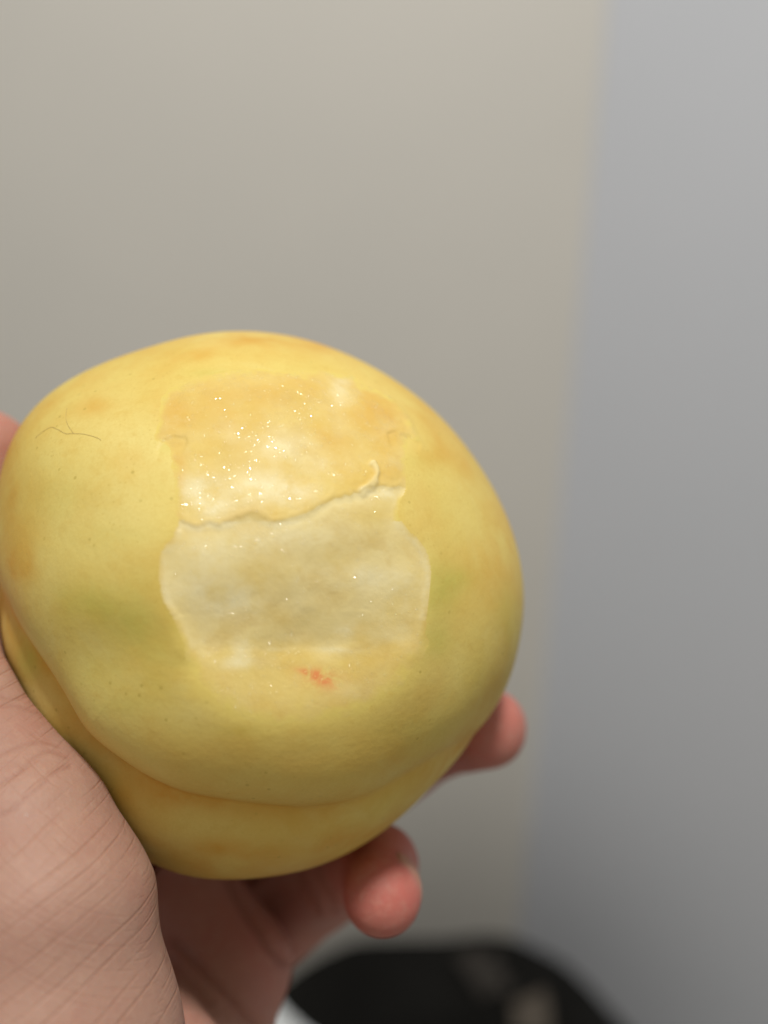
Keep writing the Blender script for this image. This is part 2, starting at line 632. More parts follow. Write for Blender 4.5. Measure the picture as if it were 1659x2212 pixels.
AREA_UP = RAG + UP
AREA_LOW = list(reversed(RAG)) + rounded([(870, 1066), (858, 1090), (864, 1126), (905, 1166), (930, 1212), (933, 1262), (926, 1310), (922, 1368), (926, 1402), (892, 1450), (852, 1500),
                                  (782, 1538), (700, 1556), (605, 1562), (525, 1550), (466, 1522), (434, 1485), (412, 1435), (390, 1385), (373, 1335), (352, 1290), (346, 1240),
                                  (352, 1196), (374, 1166)])
# wobble of the torn outlines
low_ = 1 + 2.2 * smooth(1380, 1470, V) - 0.75 * smooth(1120, 1160, V) * (1 - smooth(1340, 1390, V))
calm = 1 - 0.7 * smooth(1120, 1160, V) * (1 - smooth(1340, 1390, V))
wu = U + noise(P, 1.6, 21, 2) * 3.5 * calm + noise(P, 5.0, 23, 2) * 6 * low_ + noise(P, 0.7, 25) * 2 * calm
wv = V + noise(P, 1.6, 33, 2) * 3.5 * calm + noise(P, 5.0, 35, 2) * 5 * low_ + noise(P, 0.7, 37) * 2.2 * calm
sel = np.nonzero(front & (U > 280) & (U < 1000) & (V > 740) & (V < 1640))[0]
sdU = np.full(len(U), -300.0)
sdL = np.full(len(U), -300.0)
sdU[sel] = poly_sd(wu[sel], wv[sel], AREA_UP)
sdL[sel] = poly_sd(wu[sel], wv[sel], AREA_LOW)
rag_y = np.interp(U, [p[0] for p in RAG[::-1]], [p[1] for p in RAG[::-1]])
insU = smooth(-3, 4, sdU)
insL = smooth(-4, 5, sdL)
disp = np.zeros(len(U))
# upper peeled area: a thin layer off, knife-flattened and pitted
nzA = noise(P, 3.4, 41, 3) * 0.20 + noise(P, 0.9, 47, 2) * 0.07
disp -= insU * (0.05 + 0.50 * smooth(0, 100, sdU)) - insU * nzA * smooth(0, 30, sdU)
disp -= insU * 0.30 * blob(U, V, 600, 950, 150, 90)
# thin rim of flesh along the torn edge between the two areas
# lower bite: shallow fall from the torn edge, then a steep rise to the lower lip
lipy = 1425 + 10 * np.sin((U - 420) / 70.0) - 0.00018 * (U - 640) ** 2 + noise(P, 3.2, 107, 3) * 22
down = smooth(0, 1, (V - rag_y) / np.maximum(lipy - rag_y, 40))
upw = 1 - smooth(-0.12, 1, (V - lipy) / 150.0)
prof = np.where(V < lipy, 0.14 + 3.4 * down, 0.0 + 3.6 * upw)
half = np.interp(V, [1050, 1130, 1200, 1330, 1430, 1500, 1565], [255, 288, 300, 294, 250, 212, 150])
side = smooth(0, 16, sdL) * np.clip(1 - ((U - 640) / half) ** 2, 0, 1) ** 0.9
nzB = noise(P, 6.0, 51, 2) * 0.24 + noise(P, 1.4, 57, 2) * 0.022
stepL = 0.18 * (1 - smooth(1380, 1470, V))
disp -= insL * (stepL + prof * side * 0.93) - insL * nzB * smooth(0, 30, sdL)
# little ledges of torn fibre across the bite
LEDGE = [(405, 1418), (470, 1421), (540, 1424), (600, 1420), (660, 1405), (720, 1402), (790, 1408), (850, 1396)]
ly = np.interp(U + noise(P, 2, 61) * 6, [p[0] for p in LEDGE], [p[1] for p in LEDGE]) + noise(P, 2.2, 63, 3) * 16
disp += insL * 0.26 * smooth(-0.35, 0.55, noise(P, 4.0, 101, 2)) * smooth(-9, 1, V - ly) * (1 - smooth(1, 60, V - ly)) * smooth(10, 40, sdL)
LEDGE2 = [(740, 1330), (800, 1320), (860, 1322), (910, 1335)]
ly2 = np.interp(U, [p[0] for p in LEDGE2], [p[1] for p in LEDGE2]) + noise(P, 2.2, 67, 3) * 18
disp += insL * 0.22 * smooth(-0.3, 0.5, noise(P, 4.0, 103, 2)) * smooth(-7, 1, V - ly2) * (1 - smooth(1, 40, V - ly2)) * smooth(700, 760, U) * smooth(6, 30, sdL)
# raised rolled rims at left and right of the bite, and the torn edge itself
rimL = np.exp(-((sdL - 5) / 7.0) ** 2) * (np.abs(V - rag_y) > 18) * (V > 1120) * (V < 1360)
disp += 0.09 * rimL
disp += 0.05 * np.exp(-((sdU - 7) / 6.0) ** 2) * np.exp(-((V - rag_y) / 30.0) ** 2)
# soften: the cut flows into the skin everywhere but at the torn edge


def soften(a, n, times):
    a = a.reshape(NT, NF + NB)
    for _ in range(times):
        for ax in (0, 1):
            c_ = np.cumsum(np.concatenate([np.take(a, range(-n - 1, 0), ax), a, np.take(a, range(0, n), ax)], ax), ax)
            a = (np.take(c_, range(2 * n + 1, c_.shape[ax]), ax) - np.take(c_, range(0, c_.shape[ax] - 2 * n - 1), ax)) / (2 * n + 1)
    return a.ravel()


w_soft = smooth(16, 40, np.abs(V - rag_y)) * (0.85 + 0.15 * smooth(1380, 1450, V)) * (1 - 0.25 * (sdL > -4) * (V > rag_y) * (V < 1330))
d_s = soften(disp, 4, 2) * (1 - smooth(1400, 1450, V)) + soften(disp, 10, 2) * smooth(1400, 1450, V)
disp = disp * (1 - w_soft) + d_s * w_soft
# dents and swellings of the whole fruit
disp += -0.9 * blob(U, V, 255, 1420, 170, 95, -8) * front + 0.7 * blob(U, V, 230, 1220, 190, 110) * front
disp += -0.5 * blob(U, V, 985, 1330, 60, 160) * front

FLAP_L = [(340, 968), (348, 954), (362, 945), (380, 940), (400, 938), (402, 956), (390, 985), (372, 1006), (350, 1004), (338, 988)]
FLAP_R = [(834, 934), (852, 930), (874, 936), (896, 952), (908, 964), (902, 985), (884, 1000), (862, 996), (846, 968)]
fl = fr_ = np.zeros(len(U))
fl = np.full(len(U), -300.0)
fr_ = np.full(len(U), -300.0)
fl[sel] = poly_sd(wu[sel], wv[sel], FLAP_L)
fr_[sel] = poly_sd(wu[sel], wv[sel], FLAP_R)
fadeL = 1 - smooth(945, 1000, V)
fadeR = 1 - smooth(940, 992, V)
disp -= 0.22 * smooth(-3, 4, fl) * fadeL + 0.20 * smooth(-3, 4, fr_) * fadeR
CURL = catmull([(786, 1060), (800, 1044), (810, 1026), (813, 1008), (808, 997), (802, 997)], 6)
cu = np.full(len(U), 300.0)
cu[sel] = seg_dist(wu[sel], wv[sel], CURL)
cu_w = np.interp(V, [995, 1005, 1030, 1060], [4.5, 6.0, 7.0, 12.0])
curl = np.exp(-(cu / cu_w) ** 4)
disp += 0.30 * curl
SLV = catmull([(762, 822), (812, 842), (848, 868), (874, 898), (890, 928), (907, 962)], 6)
slv = np.full(len(U), 300.0)
slv[sel] = seg_dist(U[sel], V[sel], SLV)
sl_t = np.interp(V, [820, 860, 930, 962], [0.0, 1.0, 1.0, 0.3])
disp += 0.18 * sl_t * np.exp(-(slv / 7.0) ** 2)

P2 = P + D * disp[:, None]
flesh_v = (np.maximum(sdU, sdL) > 0)

# colour features (groove shade painted in, plus blush, green and pale zones)
n1 = noise(P, 14, 71, 3)
n2 = noise(P, 6, 73, 3)
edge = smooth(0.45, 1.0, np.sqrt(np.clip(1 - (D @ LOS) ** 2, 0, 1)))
blush_shade = 0.30 * smooth(-0.1, 0.6, n1) + 0.45 * edge ** 3 * smooth(-0.5, 0.5, n2 + 0.3)
for x, y, r, s_, w_ in ((200, 880, 40, 22, .55), (430, 770, 60, 14, .45), (340, 765, 60, 16, .3), (560, 735, 120, 16, .35), (690, 745, 60, 20, .4), (925, 985, 50, 26, .5),
                        (1075, 1110, 30, 70, .5), (960, 870, 60, 40, .35), (1060, 1240, 40, 90, .4), (60, 1220, 30, 40, .75), (40, 1180, 30, 60, .5), (30, 1340, 25, 70, .4),
                        (210, 1330, 26, 20, .45), (345, 880, 20, 40, .4), (640, 1570, 90, 22, .5), (500, 1840, 160, 30, .55), (300, 1720, 140, 26, .35), (420, 1860, 90, 30, .45),
                        (960, 1460, 70, 60, .3), (280, 1000, 40, 26, .25), (20, 1050, 16, 120, .4), (800, 1640, 150, 60, .34), (560, 1660, 160, 60, .30), (380, 1640, 110, 60, .22), (700, 1820, 140, 40, .3)):  # the last blobs brown the lower front
    blush_shade += w_ * blob(U, V, x, y, r, s_) * (0.65 + 0.6 * n2)
blush_shade *= 1.3
blush_shade += 0.75 * np.exp(-(SG / 0.055) ** 2) * front  # brown line puts the groove's shade into the skin colour
green = 0.10 * smooth(0.0, 0.7, noise(P, 17, 77, 2))
for x, y, r, s_, w_ in ((190, 1300, 70, 40, .75), (290, 1345, 110, 45, .75), (380, 1410, 90, 45, .65), (270, 1460, 150, 60, .40), (955, 1290, 36, 60, .8), (985, 1250, 40, 30, .6), (1100, 1340, 30, 70, .55),
                        (950, 1390, 60, 40, .45), (60, 1420, 26, 60, .8), (330, 1270, 60, 50, .4), (540, 1575, 60, 18, .5), (870, 1580, 90, 40, .3), (1040, 1460, 60, 60, .4),
                        (230, 1530, 70, 20, .4), (120, 1060, 80, 60, .25), (900, 990, 50, 20, .2), (460, 806, 50, 9, .5), (250, 1160, 90, 30, .25)):
    green += w_ * blob(U, V, x, y, r, s_) * (0.7 + 0.6 * n2)
pale = 0.15 + 0.3 * smooth(-0.2, 0.6, noise(P, 20, 79, 2))
for x, y, r, s_, w_ in ((260, 940, 90, 90, .5), (300, 1150, 70, 120, .5), (180, 1520, 90, 60, .35), (330, 1830, 120, 30, .45), (60, 1500, 40, 120, .7), (25, 1290, 25, 70, .8), (150, 1660, 60, 40, .7),
                        (900, 1130, 40, 120, .3), (420, 1540, 60, 30, .3), (640, 1820, 120, 26, .2)):
    pale += w_ * blob(U, V, x, y, r, s_)
white = 0.10 + 0.0 * U
for x, y, r, s_, w_ in ((430, 1060, 42, 38, .9), (465, 1095, 40, 26, .7), (560, 1050, 70, 40, .95), (610, 955, 60, 34, .75), (640, 1065, 50, 26, .6), (735, 840, 30, 40, .5), (700, 1000, 60, 30, .3),
                        (830, 1065, 40, 10, .7), (500, 930, 40, 20, .25), (560, 1165, 70, 34, .5), (450, 1200, 60, 40, .5), (660, 1150, 80, 30, .45), (840, 1250, 60, 30, .75), (780, 1240, 40, 26, .5),
                        (500, 1300, 70, 46, .75), (420, 1260, 50, 40, .5), (520, 1405, 26, 30, .6), (740, 1412, 46, 6, .6), (600, 1412, 40, 6, .35), (520, 1440, 50, 14, .7), (790, 1500, 60, 20, .3),
                        (770, 1365, 30, 14, .5), (690, 1230, 30, 20, .3)):
    white += w_ * blob(U, V, x, y, r, s_)
green += 0.35 * smooth(0, 6, fl) * fadeL
white += 0.55 * np.exp(-((sdL - 5) / 8.0) ** 2) * (V > 1125) * (V < 1340)
orange = 0.35 * smooth(-0.1, 0.6, noise(P, 8, 83, 3)) * (V < rag_y)
for x, y, r, s_, w_ in ((375, 890, 40, 50, .8), (385, 1020, 16, 60, .9), (800, 880, 50, 60, .9), (840, 920, 40, 40, .8), (560, 850, 120, 30, .5), (480, 900, 70, 50, .45), (660, 830, 60, 30, .4),
                        (840, 1010, 40, 40, .5), (710, 960, 60, 50, .4), (430, 1140, 40, 14, .4), (540, 1140, 40, 16, .4)):
    orange += w_ * blob(U, V, x, y, r, s_)
pulp = smooth(0, 12, sdL) * (1 - smooth(1380, 1440, V + noise(P, 4, 87, 3) * 48)) * (0.75 + 0.35 * noise(P, 5, 89, 2))
strip = smooth(-1, 3, V - rag_y) * (1 - smooth(14, 34, V - rag_y)) * smooth(560, 640, U) * (sdL > -2)
pulp = np.maximum(pulp, 1.0 * strip)
pulp = np.maximum(pulp, curl * 1.0)
pulp *= 1 - 0.75 * blob(U, V, 800, 1112, 70, 24) * (1 - strip) - 0.5 * blob(U, V, 430, 1145, 60, 14)
lip = 0.9 * smooth(-42, 2, sdL) * smooth(1400, 1480, V)
red = 1.1 * blob(U, V, 702, 1474, 26, 14, 20) + 0.75 * blob(U, V, 672, 1462, 26, 6, 12) + 0.25 * blob(U, V, 700, 1475, 50, 24)
su = np.maximum(sdU, sdL)
rind = (1 - smooth(0, 14 + 20 * smooth(1380, 1480, V), su + noise(P, 2.0, 97, 3) * (12 + 10 * smooth(1380, 1480, V)))) * smooth(14, 34, np.abs(V - rag_y)) * (1 - 0.9 * (V > 1125) * (1 - smooth(1340, 1400, V)))
wet = 0.55 + 0.5 * np.clip(insU + 0.7 * smooth(1380, 1440, V), 0, 1)
att = {k: np.clip(v, 0, 1) for k, v in dict(blush_shade=blush_shade, green=green, pale=pale, white=white, orange=orange, pulp=pulp, red=red, wet=wet, lip=lip, rind=rind).items()}

nt, nf = T_.shape
I = np.arange(nt * nf).reshape(nt, nf)
J = np.roll(I, -1, 1)
Q = np.stack([I[:-1], I[1:], J[1:], J[:-1]], -1).reshape(-1, 4)
nrm_t = np.cross(P2[Q[2000, 1]] - P2[Q[2000, 0]], P2[Q[2000, 3]] - P2[Q[2000, 0]])
if nrm_t @ D[Q[2000, 0]] < 0:
    Q = Q[:, ::-1]
ff = flesh_v[Q].sum(1) >= 2
peach_base = world(C0 + np.array([0, -46 * cp, 46 * sp]))
peach = bpy.data.objects.new('peach', None)
COL.objects.link(peach)
peach.location = peach_base
peach.empty_display_size = 0.02
tag(peach, 'large pale yellow peach with a peeled and bitten wet patch, held in a hand', 'peach')
PW = world(P2)


def submesh(name, mask, mat, names):
    q = Q[mask]
    used, inv = np.unique(q, return_inverse=True)
    o = mesh_obj(name, PW[used], inv.reshape(q.shape), mat, peach_base, peach, {k: att[k][used] for k in names})
    return o




def largest(mask):
    q = Q[mask]
    us_, iv = np.unique(q, return_inverse=True)
    iv = iv.reshape(q.shape)
    lb = np.arange(len(us_))
    while True:
        mn_ = lb[iv].min(1)
        nw = lb.copy()
        np.minimum.at(nw, iv.ravel(), np.repeat(mn_, 4))
        for _ in range(4):
            nw = nw[nw]
        if (nw == lb).all():
            break
        lb = nw
    out = np.zeros(len(Q), bool)
    out[np.nonzero(mask)[0][lb[iv[:, 0]] == np.bincount(lb[iv[:, 0]]).argmax()]] = True
    return out


up0 = ff & ((sdU > sdL)[Q].sum(1) >= 2)
upper = largest(up0)
lower = largest(ff & ~up0)
ff = upper | lower
submesh('skin', ~ff, PEACH_SKIN, ('blush_shade', 'green', 'pale', 'lip'))
tag(submesh('peeled_flesh', upper, PEACH_FLESH, ('white', 'orange', 'pulp', 'red', 'wet', 'rind')), 'wet yellow flesh peeled of its skin')
tag(submesh('bitten_flesh', lower, PEACH_FLESH, ('white', 'orange', 'pulp', 'red', 'wet', 'rind')), 'pale hollow bitten flesh with a small red fleck')

fi = np.nonzero((D @ -LOS) > 0.0)[0]
fU, fV = uv_of(P2[fi])


def on_peach(x, y, lift=0.0):
    k = fi[np.argsort((fU - x) ** 2 + (fV - y) ** 2)[:4]]
    p = P2[k].mean(0)
    d = p - C0
    d /= np.linalg.norm(d)
    return p + d * lift, d


# beads of juice on the wet flesh: added glint caps, tilted between lamp and camera
def glint_beads(name, spots, mat, parent, origin, seed):
    rng = np.random.default_rng(seed)
    vs_, q_ = [], []
    for p, nrm_, rc, ra, lean, hh in spots:
        t = rng.normal(size=3)
        # a film of juice turned toward the lamp-camera half-vector so it glints
        nn = nrm_ + (hh - nrm_) * rng.uniform(0.80, 1.06) + 0.05 * t
        nn /= np.linalg.norm(nn)
        a = np.cross(nn, [0.3, 0.9, 0.2])
        a /= np.linalg.norm(a)
        b = np.cross(nn, a)
        el = rng.uniform(0.6, 1.0)
        an0 = rng.uniform(0, 6.28)
        base = len(vs_)
        amax = math.asin(min(0.98, ra / rc))
        cen = p - nn * rc * math.cos(amax)
        rings = 3
        for i in range(1, rings + 1):
            al = amax * i / rings
            for j in range(8):
                f_ = 2 * math.pi * j / 8
                x_, y_ = math.cos(f_), math.sin(f_) * el
                xx, yy = x_ * math.cos(an0) - y_ * math.sin(an0), x_ * math.sin(an0) + y_ * math.cos(an0)
                vs_.append(cen + rc * (nn * math.cos(al) + (a * xx + b * yy) * math.sin(al)))
        top_i = len(vs_)
        vs_.append(cen + rc * nn)
        for j in range(0, 8, 2):
            q_.append([top_i, base + (j + 2) % 8, base + j + 1, base + j])
        for i in range(rings - 1):
            for j in range(8):
                q_.append([base + i * 8 + (j + 1) % 8, base + (i + 1) * 8 + (j + 1) % 8, base + (i + 1) * 8 + j, base + i * 8 + j])
    vs_, q_ = np.array(vs_), np.array(q_)
    fn = np.cross(vs_[q_[12, 1]] - vs_[q_[12, 0]], vs_[q_[12, 2]] - vs_[q_[12, 0]])
    if fn @ spots[0][1] < 0:
        q_ = q_[:, ::-1]
    o = mesh_obj(name, world(vs_), q_, mat, origin, parent)
    return tag(o, kind='stuff')


rng = np.random.default_rng(4)
BZ = [(600, 950, 95, 60, 110), (560, 860, 150, 45, 90), (430, 1065, 45, 50, 40), (700, 880, 60, 60, 50), (745, 860, 30, 40, 26), (500, 1010, 90, 40, 40), (830, 1066, 42, 14, 40),
      (420, 1250, 50, 70, 60), (560, 1160, 80, 25, 40), (520, 1310, 40, 30, 70), (640, 1330, 110, 50, 80), (560, 1400, 110, 24, 60), (860, 1320, 40, 40, 40), (470, 1490, 30, 14, 36), (660, 1480, 110, 30, 40), (790, 1480, 50, 30, 26),
      (560, 1425, 90, 20, 30), (840, 1290, 60, 40, 16), (760, 960, 70, 60, 30), (640, 1060, 110, 40, 26), (440, 900, 60, 40, 26), (880, 1340, 30, 30, 14)]
spots = []
NRM = None
fl_i = np.nonzero((np.maximum(sdU, sdL) > 6) & front)[0]
flU, flV = uv_of(P2[fl_i])
for x, y, rx, ry, n_b in BZ:
    for _ in range(n_b * 9):
        bu, bv_ = x + rng.normal() * rx * 0.75, y + rng.normal() * ry * 0.75
        k = int(np.argmin((flU - bu) ** 2 + (flV - bv_) ** 2))
        if (flU[k] - bu) ** 2 + (flV[k] - bv_) ** 2 > 20:
            continue
        vi = fl_i[k]
        r_, c_ = divmod(int(vi), nf)
        if r_ < 2 or r_ > nt - 3:
            continue
        ta = P2[(r_ + 1) * nf + c_] - P2[(r_ - 1) * nf + c_]
        tb = P2[r_ * nf + (c_ + 1) % nf] - P2[r_ * nf + (c_ - 1) % nf]
        nv_s = np.cross(ta, tb)
        nv_s /= np.linalg.norm(nv_s)
        if nv_s @ D[vi] < 0:
            nv_s = -nv_s
        vw = -P2[vi] / np.linalg.norm(P2[vi])
        to_l = LAMP_AT - world(P2[vi][None])[0]
        hh = (to_l / np.linalg.norm(to_l)) @ M3 + vw
        hh /= np.linalg.norm(hh)
        lean = math.acos(min(1.0, float(hh @ nv_s)))
        ra_ = float(np.clip(rng.lognormal(-2.12, 0.5), 0.055, 0.36)) * (1.0 if lean < 0.45 else 0.6)
        if lean > 1.3:
            continue
        spots.append((P2[vi] - nv_s * (0.015 + ra_ * 0.5 * math.sin(lean)), nv_s, ra_ * rng.uniform(4.0, 9.0), ra_, lean, hh))
glint_beads('juice_glints', spots, JUICE_GLINTS, peach, peach_base, 3)

# the hair that lies on the skin
hv, hq = [], []


def strand(path, r):
    pts = np.array([on_peach(x, y, 0.09)[0] for x, y in catmull(path, 10)])
    k = np.ones(5) / 5
    pad = np.vstack([pts[:1]] * 2 + [pts] + [pts[-1:]] * 2)
    pts = np.stack([np.convolve(pad[:, a], k, 'valid') for a in range(3)], 1)
    tan = np.gradient(pts, axis=0)
    b = 6
    base = len(hv)
    for p, t in zip(pts, tan):
        t = t / np.linalg.norm(t)
        a = np.cross(t, [0, 0, 1.0])
        a /= np.linalg.norm(a)
        c_ = np.cross(t, a)
        for j in range(b):
            an = 2 * math.pi * j / b
            hv.append(p + r * (a * math.cos(an) + c_ * math.sin(an)))
    for k_ in range(len(pts) - 1):
        for j in range(b):
            hq.append([base + k_ * b + j, base + (k_ + 1) * b + j, base + (k_ + 1) * b + (j + 1) % b, base + k_ * b + (j + 1) % b])


strand([(76, 948), (95, 932), (112, 923), (128, 929), (142, 937), (160, 937), (180, 938), (205, 944), (220, 952)], 0.02)
strand([(146, 880), (143, 902), (148, 920), (160, 937)], 0.016)
hb = world(on_peach(130, 930, 0.1)[0])
tag(mesh_obj('hair', world(np.array(hv)), np.array(hq), HAIR, hb), 'fine wavy dark hair stuck to the peach skin at upper left', 'hair')

# ------------------------------------------------------------------ the hand (one continuous body)
H = 0.85
lo = np.array([-135.0, -300.0, 95.0])
hi = np.array([45.0, 45.0, 262.0])
dims = np.ceil((hi - lo) / H).astype(int) + 1
gx, gy, gz = [lo[k] + H * np.arange(dims[k], dtype=np.float32) for k in range(3)]


def blank():
    return np.full(dims, 40.0, np.float32)


def add_cone(Fd, a, b, k):
    """smooth-unite a tapered capsule a=(x,y,z px/depth, r) to b"""
    pa, ra, pb, rb = at(*a[:3]), a[3], at(*b[:3]), b[3]
    m_ = max(ra, rb) + 3 * k + 3
    l0 = np.clip(np.floor((np.minimum(pa, pb) - m_ - lo) / H).astype(int), 0, dims)
    h0 = np.clip(np.ceil((np.maximum(pa, pb) + m_ - lo) / H).astype(int), 0, dims)
    if np.any(h0 - l0 < 2):
        return
    sl = tuple(slice(l0[q], h0[q]) for q in range(3))
    X = gx[sl[0]][:, None, None] - pa[0]
    Y = gy[sl[1]][None, :, None] - pa[1]
    Z = gz[sl[2]][None, None, :] - pa[2]
    e = (pb - pa).astype(np.float32)
    t = np.clip((X * e[0] + Y * e[1] + Z * e[2]) / float(e @ e + 1e-6), 0, 1)
    d = np.sqrt((X - t * e[0]) ** 2 + (Y - t * e[1]) ** 2 + (Z - t * e[2]) ** 2) - (ra + (rb - ra) * t)
    o = Fd[sl]
    hh = np.clip(0.5 + 0.5 * (o - d) / k, 0, 1)
    Fd[sl] = o * (1 - hh) + d * hh - k * hh * (1 - hh)


def chain(pts, k):
    Fd = blank()
    for a, b in zip(pts[:-1], pts[1:]):
        add_cone(Fd, a, b, k)
    return Fd


def unite(A, B, k):
    hh = np.clip(0.5 + 0.5 * (A - B) / k, 0, 1)
    return A * (1 - hh) + B * hh - k * hh * (1 - hh)


PINKY = [(475, 2094, 230, 10.6), (690, 1922, 211, 8.6), (818, 1868, 178, 6.9), (826, 1934, 164.5, 6.75)]
RING = [(460, 1900, 232, 10), (760, 1735, 224, 8.6), (945, 1598, 206, 7.6), (1050, 1573, 191, 8.0)]
MIDDLE = [(400, 1760, 240, 10), (700, 1560, 238, 9), (880, 1430, 226, 8.2), (960, 1360, 214, 7.8)]
INDEX = [(330, 1630, 240, 10), (560, 1330, 238, 9), (700, 1180, 231, 8.2), (780, 1100, 222, 7.6)]
THUMB = [(-34, 985, 178, 8.6), (-118, 1215, 173, 10.2), (-98, 1490, 158, 10.9), (-76, 1548, 152, 10.7), (50, 1806, 142, 13.2), (80, 1966, 138, 16.3), (76, 2260, 136, 20.3), (60, 2600, 138, 23)]

thumb = chain(THUMB, 2.2)
palm = blank()
for a, b in (((330, 1630, 240, 10), (120, 2350, 190, 14)), ((400, 1760, 240, 10.5), (190, 2400, 190, 14)), ((460, 1900, 232, 10.5), (260, 2420, 188, 14)),
             ((470, 2070, 226, 10), (330, 2430, 186, 13)), ((330, 1630, 240, 10), (470, 2070, 226, 10)),
             ((-40, 1680, 180, 9), (330, 1630, 238, 9)), ((0, 1850, 175, 12), (370, 1780, 232, 10))):
    add_cone(palm, a, b, 5)
hypo = chain([(418, 1962, 201, 11.0), (507, 2086, 194, 10.8), (428, 2262, 182, 13.0), (330, 2440, 172, 15)], 3)
heel = chain([(338, 2236, 166, 8.4), (352, 2330, 160, 11), (300, 2560, 150, 20)], 3)
arm = chain([(120, 2480, 160, 26), (160, 2750, 145, 27), (200, 3900, 118, 32)], 6)
palm = unite(palm, hypo, 1.0)
palm = unite(palm, arm, 8)
palm = unite(palm, thumb, 3.0)
palm = unite(palm, heel, 1.6)
hand = palm
for fg, kk in ((PINKY, 0.5), (RING, 2.0), (MIDDLE, 2.0), (INDEX, 2.0)):
    hand = unite(hand, chain(fg, 2.4), kk)
# press the hand against the fruit
near = np.nonzero(np.abs(hand) < 6)
NP = np.stack([gx[near[0]], gy[near[1]], gz[near[2]]], 1).astype(float)
dv = NP - C0
dn = np.linalg.norm(dv, axis=1)
cl_ = dn < 60
rv = np.full(len(dn), 30.0)
rv[cl_] = radius(dv[cl_] / dn[cl_, None])[0]
ff_ = rv - dn + 0.12
a_ = hand[near]
k_ = 1.6
hh_ = np.clip(0.5 - 0.5 * (ff_ - a_) / k_, 0, 1)
hand[near] = ff_ * (1 - hh_) + a_ * hh_ + k_ * hh_ * (1 - hh_)
deep = hand < -5.9
if deep.any():
    dd_ = np.nonzero(deep)
    NP = np.stack([gx[dd_[0]], gy[dd_[1]], gz[dd_[2]]], 1) - C0
    ins_ = np.linalg.norm(NP, axis=1) < 43
    hand[dd_[0][ins_], dd_[1][ins_], dd_[2][ins_]] = 3.0
hand[0], hand[-1] = 5, 5
hand[:, 0], hand[:, -1] = 5, 5
hand[:, :, 0], hand[:, :, -1] = 5, 5
HV, HQ = surface_nets(hand, lo, H)
# keep the one connected body only
lab = np.arange(len(HV))
while True:
    mn = lab[HQ].min(1)
    new = lab.copy()
    np.minimum.at(new, HQ.ravel(), np.repeat(mn, 4))
    new = new[new]
    if (new == lab).all():
        break
    lab = new
big = np.bincount(lab).argmax()
keep = lab[HQ[:, 0]] == big
HQ = HQ[keep]
us, inv = np.unique(HQ, return_inverse=True)
HV, HQ = HV[us], inv.reshape(-1, 4)


def relax(Vv, Qq, it, f):
    n = len(Vv)
    e = np.concatenate([Qq[:, [0, 1]], Qq[:, [1, 2]], Qq[:, [2, 3]], Qq[:, [3, 0]]])
    cnt = np.bincount(e[:, 0], minlength=n) + np.bincount(e[:, 1], minlength=n)
    for _ in range(it):
        s_ = np.zeros_like(Vv)
        for a in range(3):
            s_[:, a] = np.bincount(e[:, 0], Vv[e[:, 1], a], n) + np.bincount(e[:, 1], Vv[e[:, 0], a], n)
        Vv = Vv + f * (s_ / cnt[:, None] - Vv)
    return Vv


def subdivide(Vv, Qq):
    n = len(Vv)
    e = np.sort(np.concatenate([Qq[:, [0, 1]], Qq[:, [1, 2]], Qq[:, [2, 3]], Qq[:, [3, 0]]]), 1)
    key = e[:, 0].astype(np.int64) * n + e[:, 1]
    uk, inv_ = np.unique(key, return_inverse=True)
    m_ = len(Qq)
    em = (Vv[uk // n] + Vv[uk % n]) / 2
    fm = Vv[Qq].mean(1)
    E = n + inv_.reshape(4, m_)
    Fc = n + len(uk) + np.arange(m_)
    Nq = np.concatenate([np.stack([Qq[:, k], E[k], Fc, E[(k + 3) % 4]], 1) for k in range(4)])
    return np.vstack([Vv, em, fm]), Nq


HV = relax(HV, HQ, 4, 0.5)
HV, HQ = subdivide(HV, HQ)
HV = relax(HV, HQ, 3, 0.5)


def vnormals(Vv, Qq):
    fn = np.cross(Vv[Qq[:, 2]] - Vv[Qq[:, 0]], Vv[Qq[:, 3]] - Vv[Qq[:, 1]])
    n = np.zeros_like(Vv)
    for a in range(3):
        for k in range(4):
            n[:, a] += np.bincount(Qq[:, k], fn[:, a], len(Vv))
    return n / (np.linalg.norm(n, axis=1)[:, None] + 1e-12)


HN = vnormals(HV, HQ)
hu, hvv = uv_of(HV)
facing = smooth(0.02, 0.3, -(HN * HV).sum(1) / np.linalg.norm(HV, axis=1))
crease = np.zeros(len(HV))
hdis = np.zeros(len(HV))
CREASES = [([(377, 2040), (440, 2096), (500, 2152), (560, 2222)], 12, 0.75, 0.9), ([(372, 2075), (410, 2120), (450, 2165)], 12, 0.45, 0.6),
           ([(498, 1900), (530, 1960), (570, 2020), (614, 2078)], 13, 0.9, 1.0), ([(640, 1880), (665, 1930), (685, 1968)], 10, 0.5, 0.8), ([(690, 1880), (710, 1930), (720, 1965)], 9, 0.3, 0.6),
           ([(146, 1638), (110, 1622), (70, 1640), (30, 1672), (-10, 1700)], 5, 0.14, 0.5), ([(150, 1655), (120, 1668), (85, 1700), (40, 1740), (0, 1762)], 5, 0.12, 0.45),
           ([(128, 1612), (90, 1600), (40, 1612), (0, 1630)], 5, 0.12, 0.4), ([(95, 1545), (60, 1530), (25, 1525), (0, 1530)], 6, 0.14, 0.4), ([(60, 1500), (30, 1512), (0, 1505)], 5, 0.15, 0.4),
           ([(846, 1852), (866, 1868), (878, 1895), (884, 1925)], 6, 0.06, 0.25)]  # last crease: shadow line at the nail fold, inked into the skin
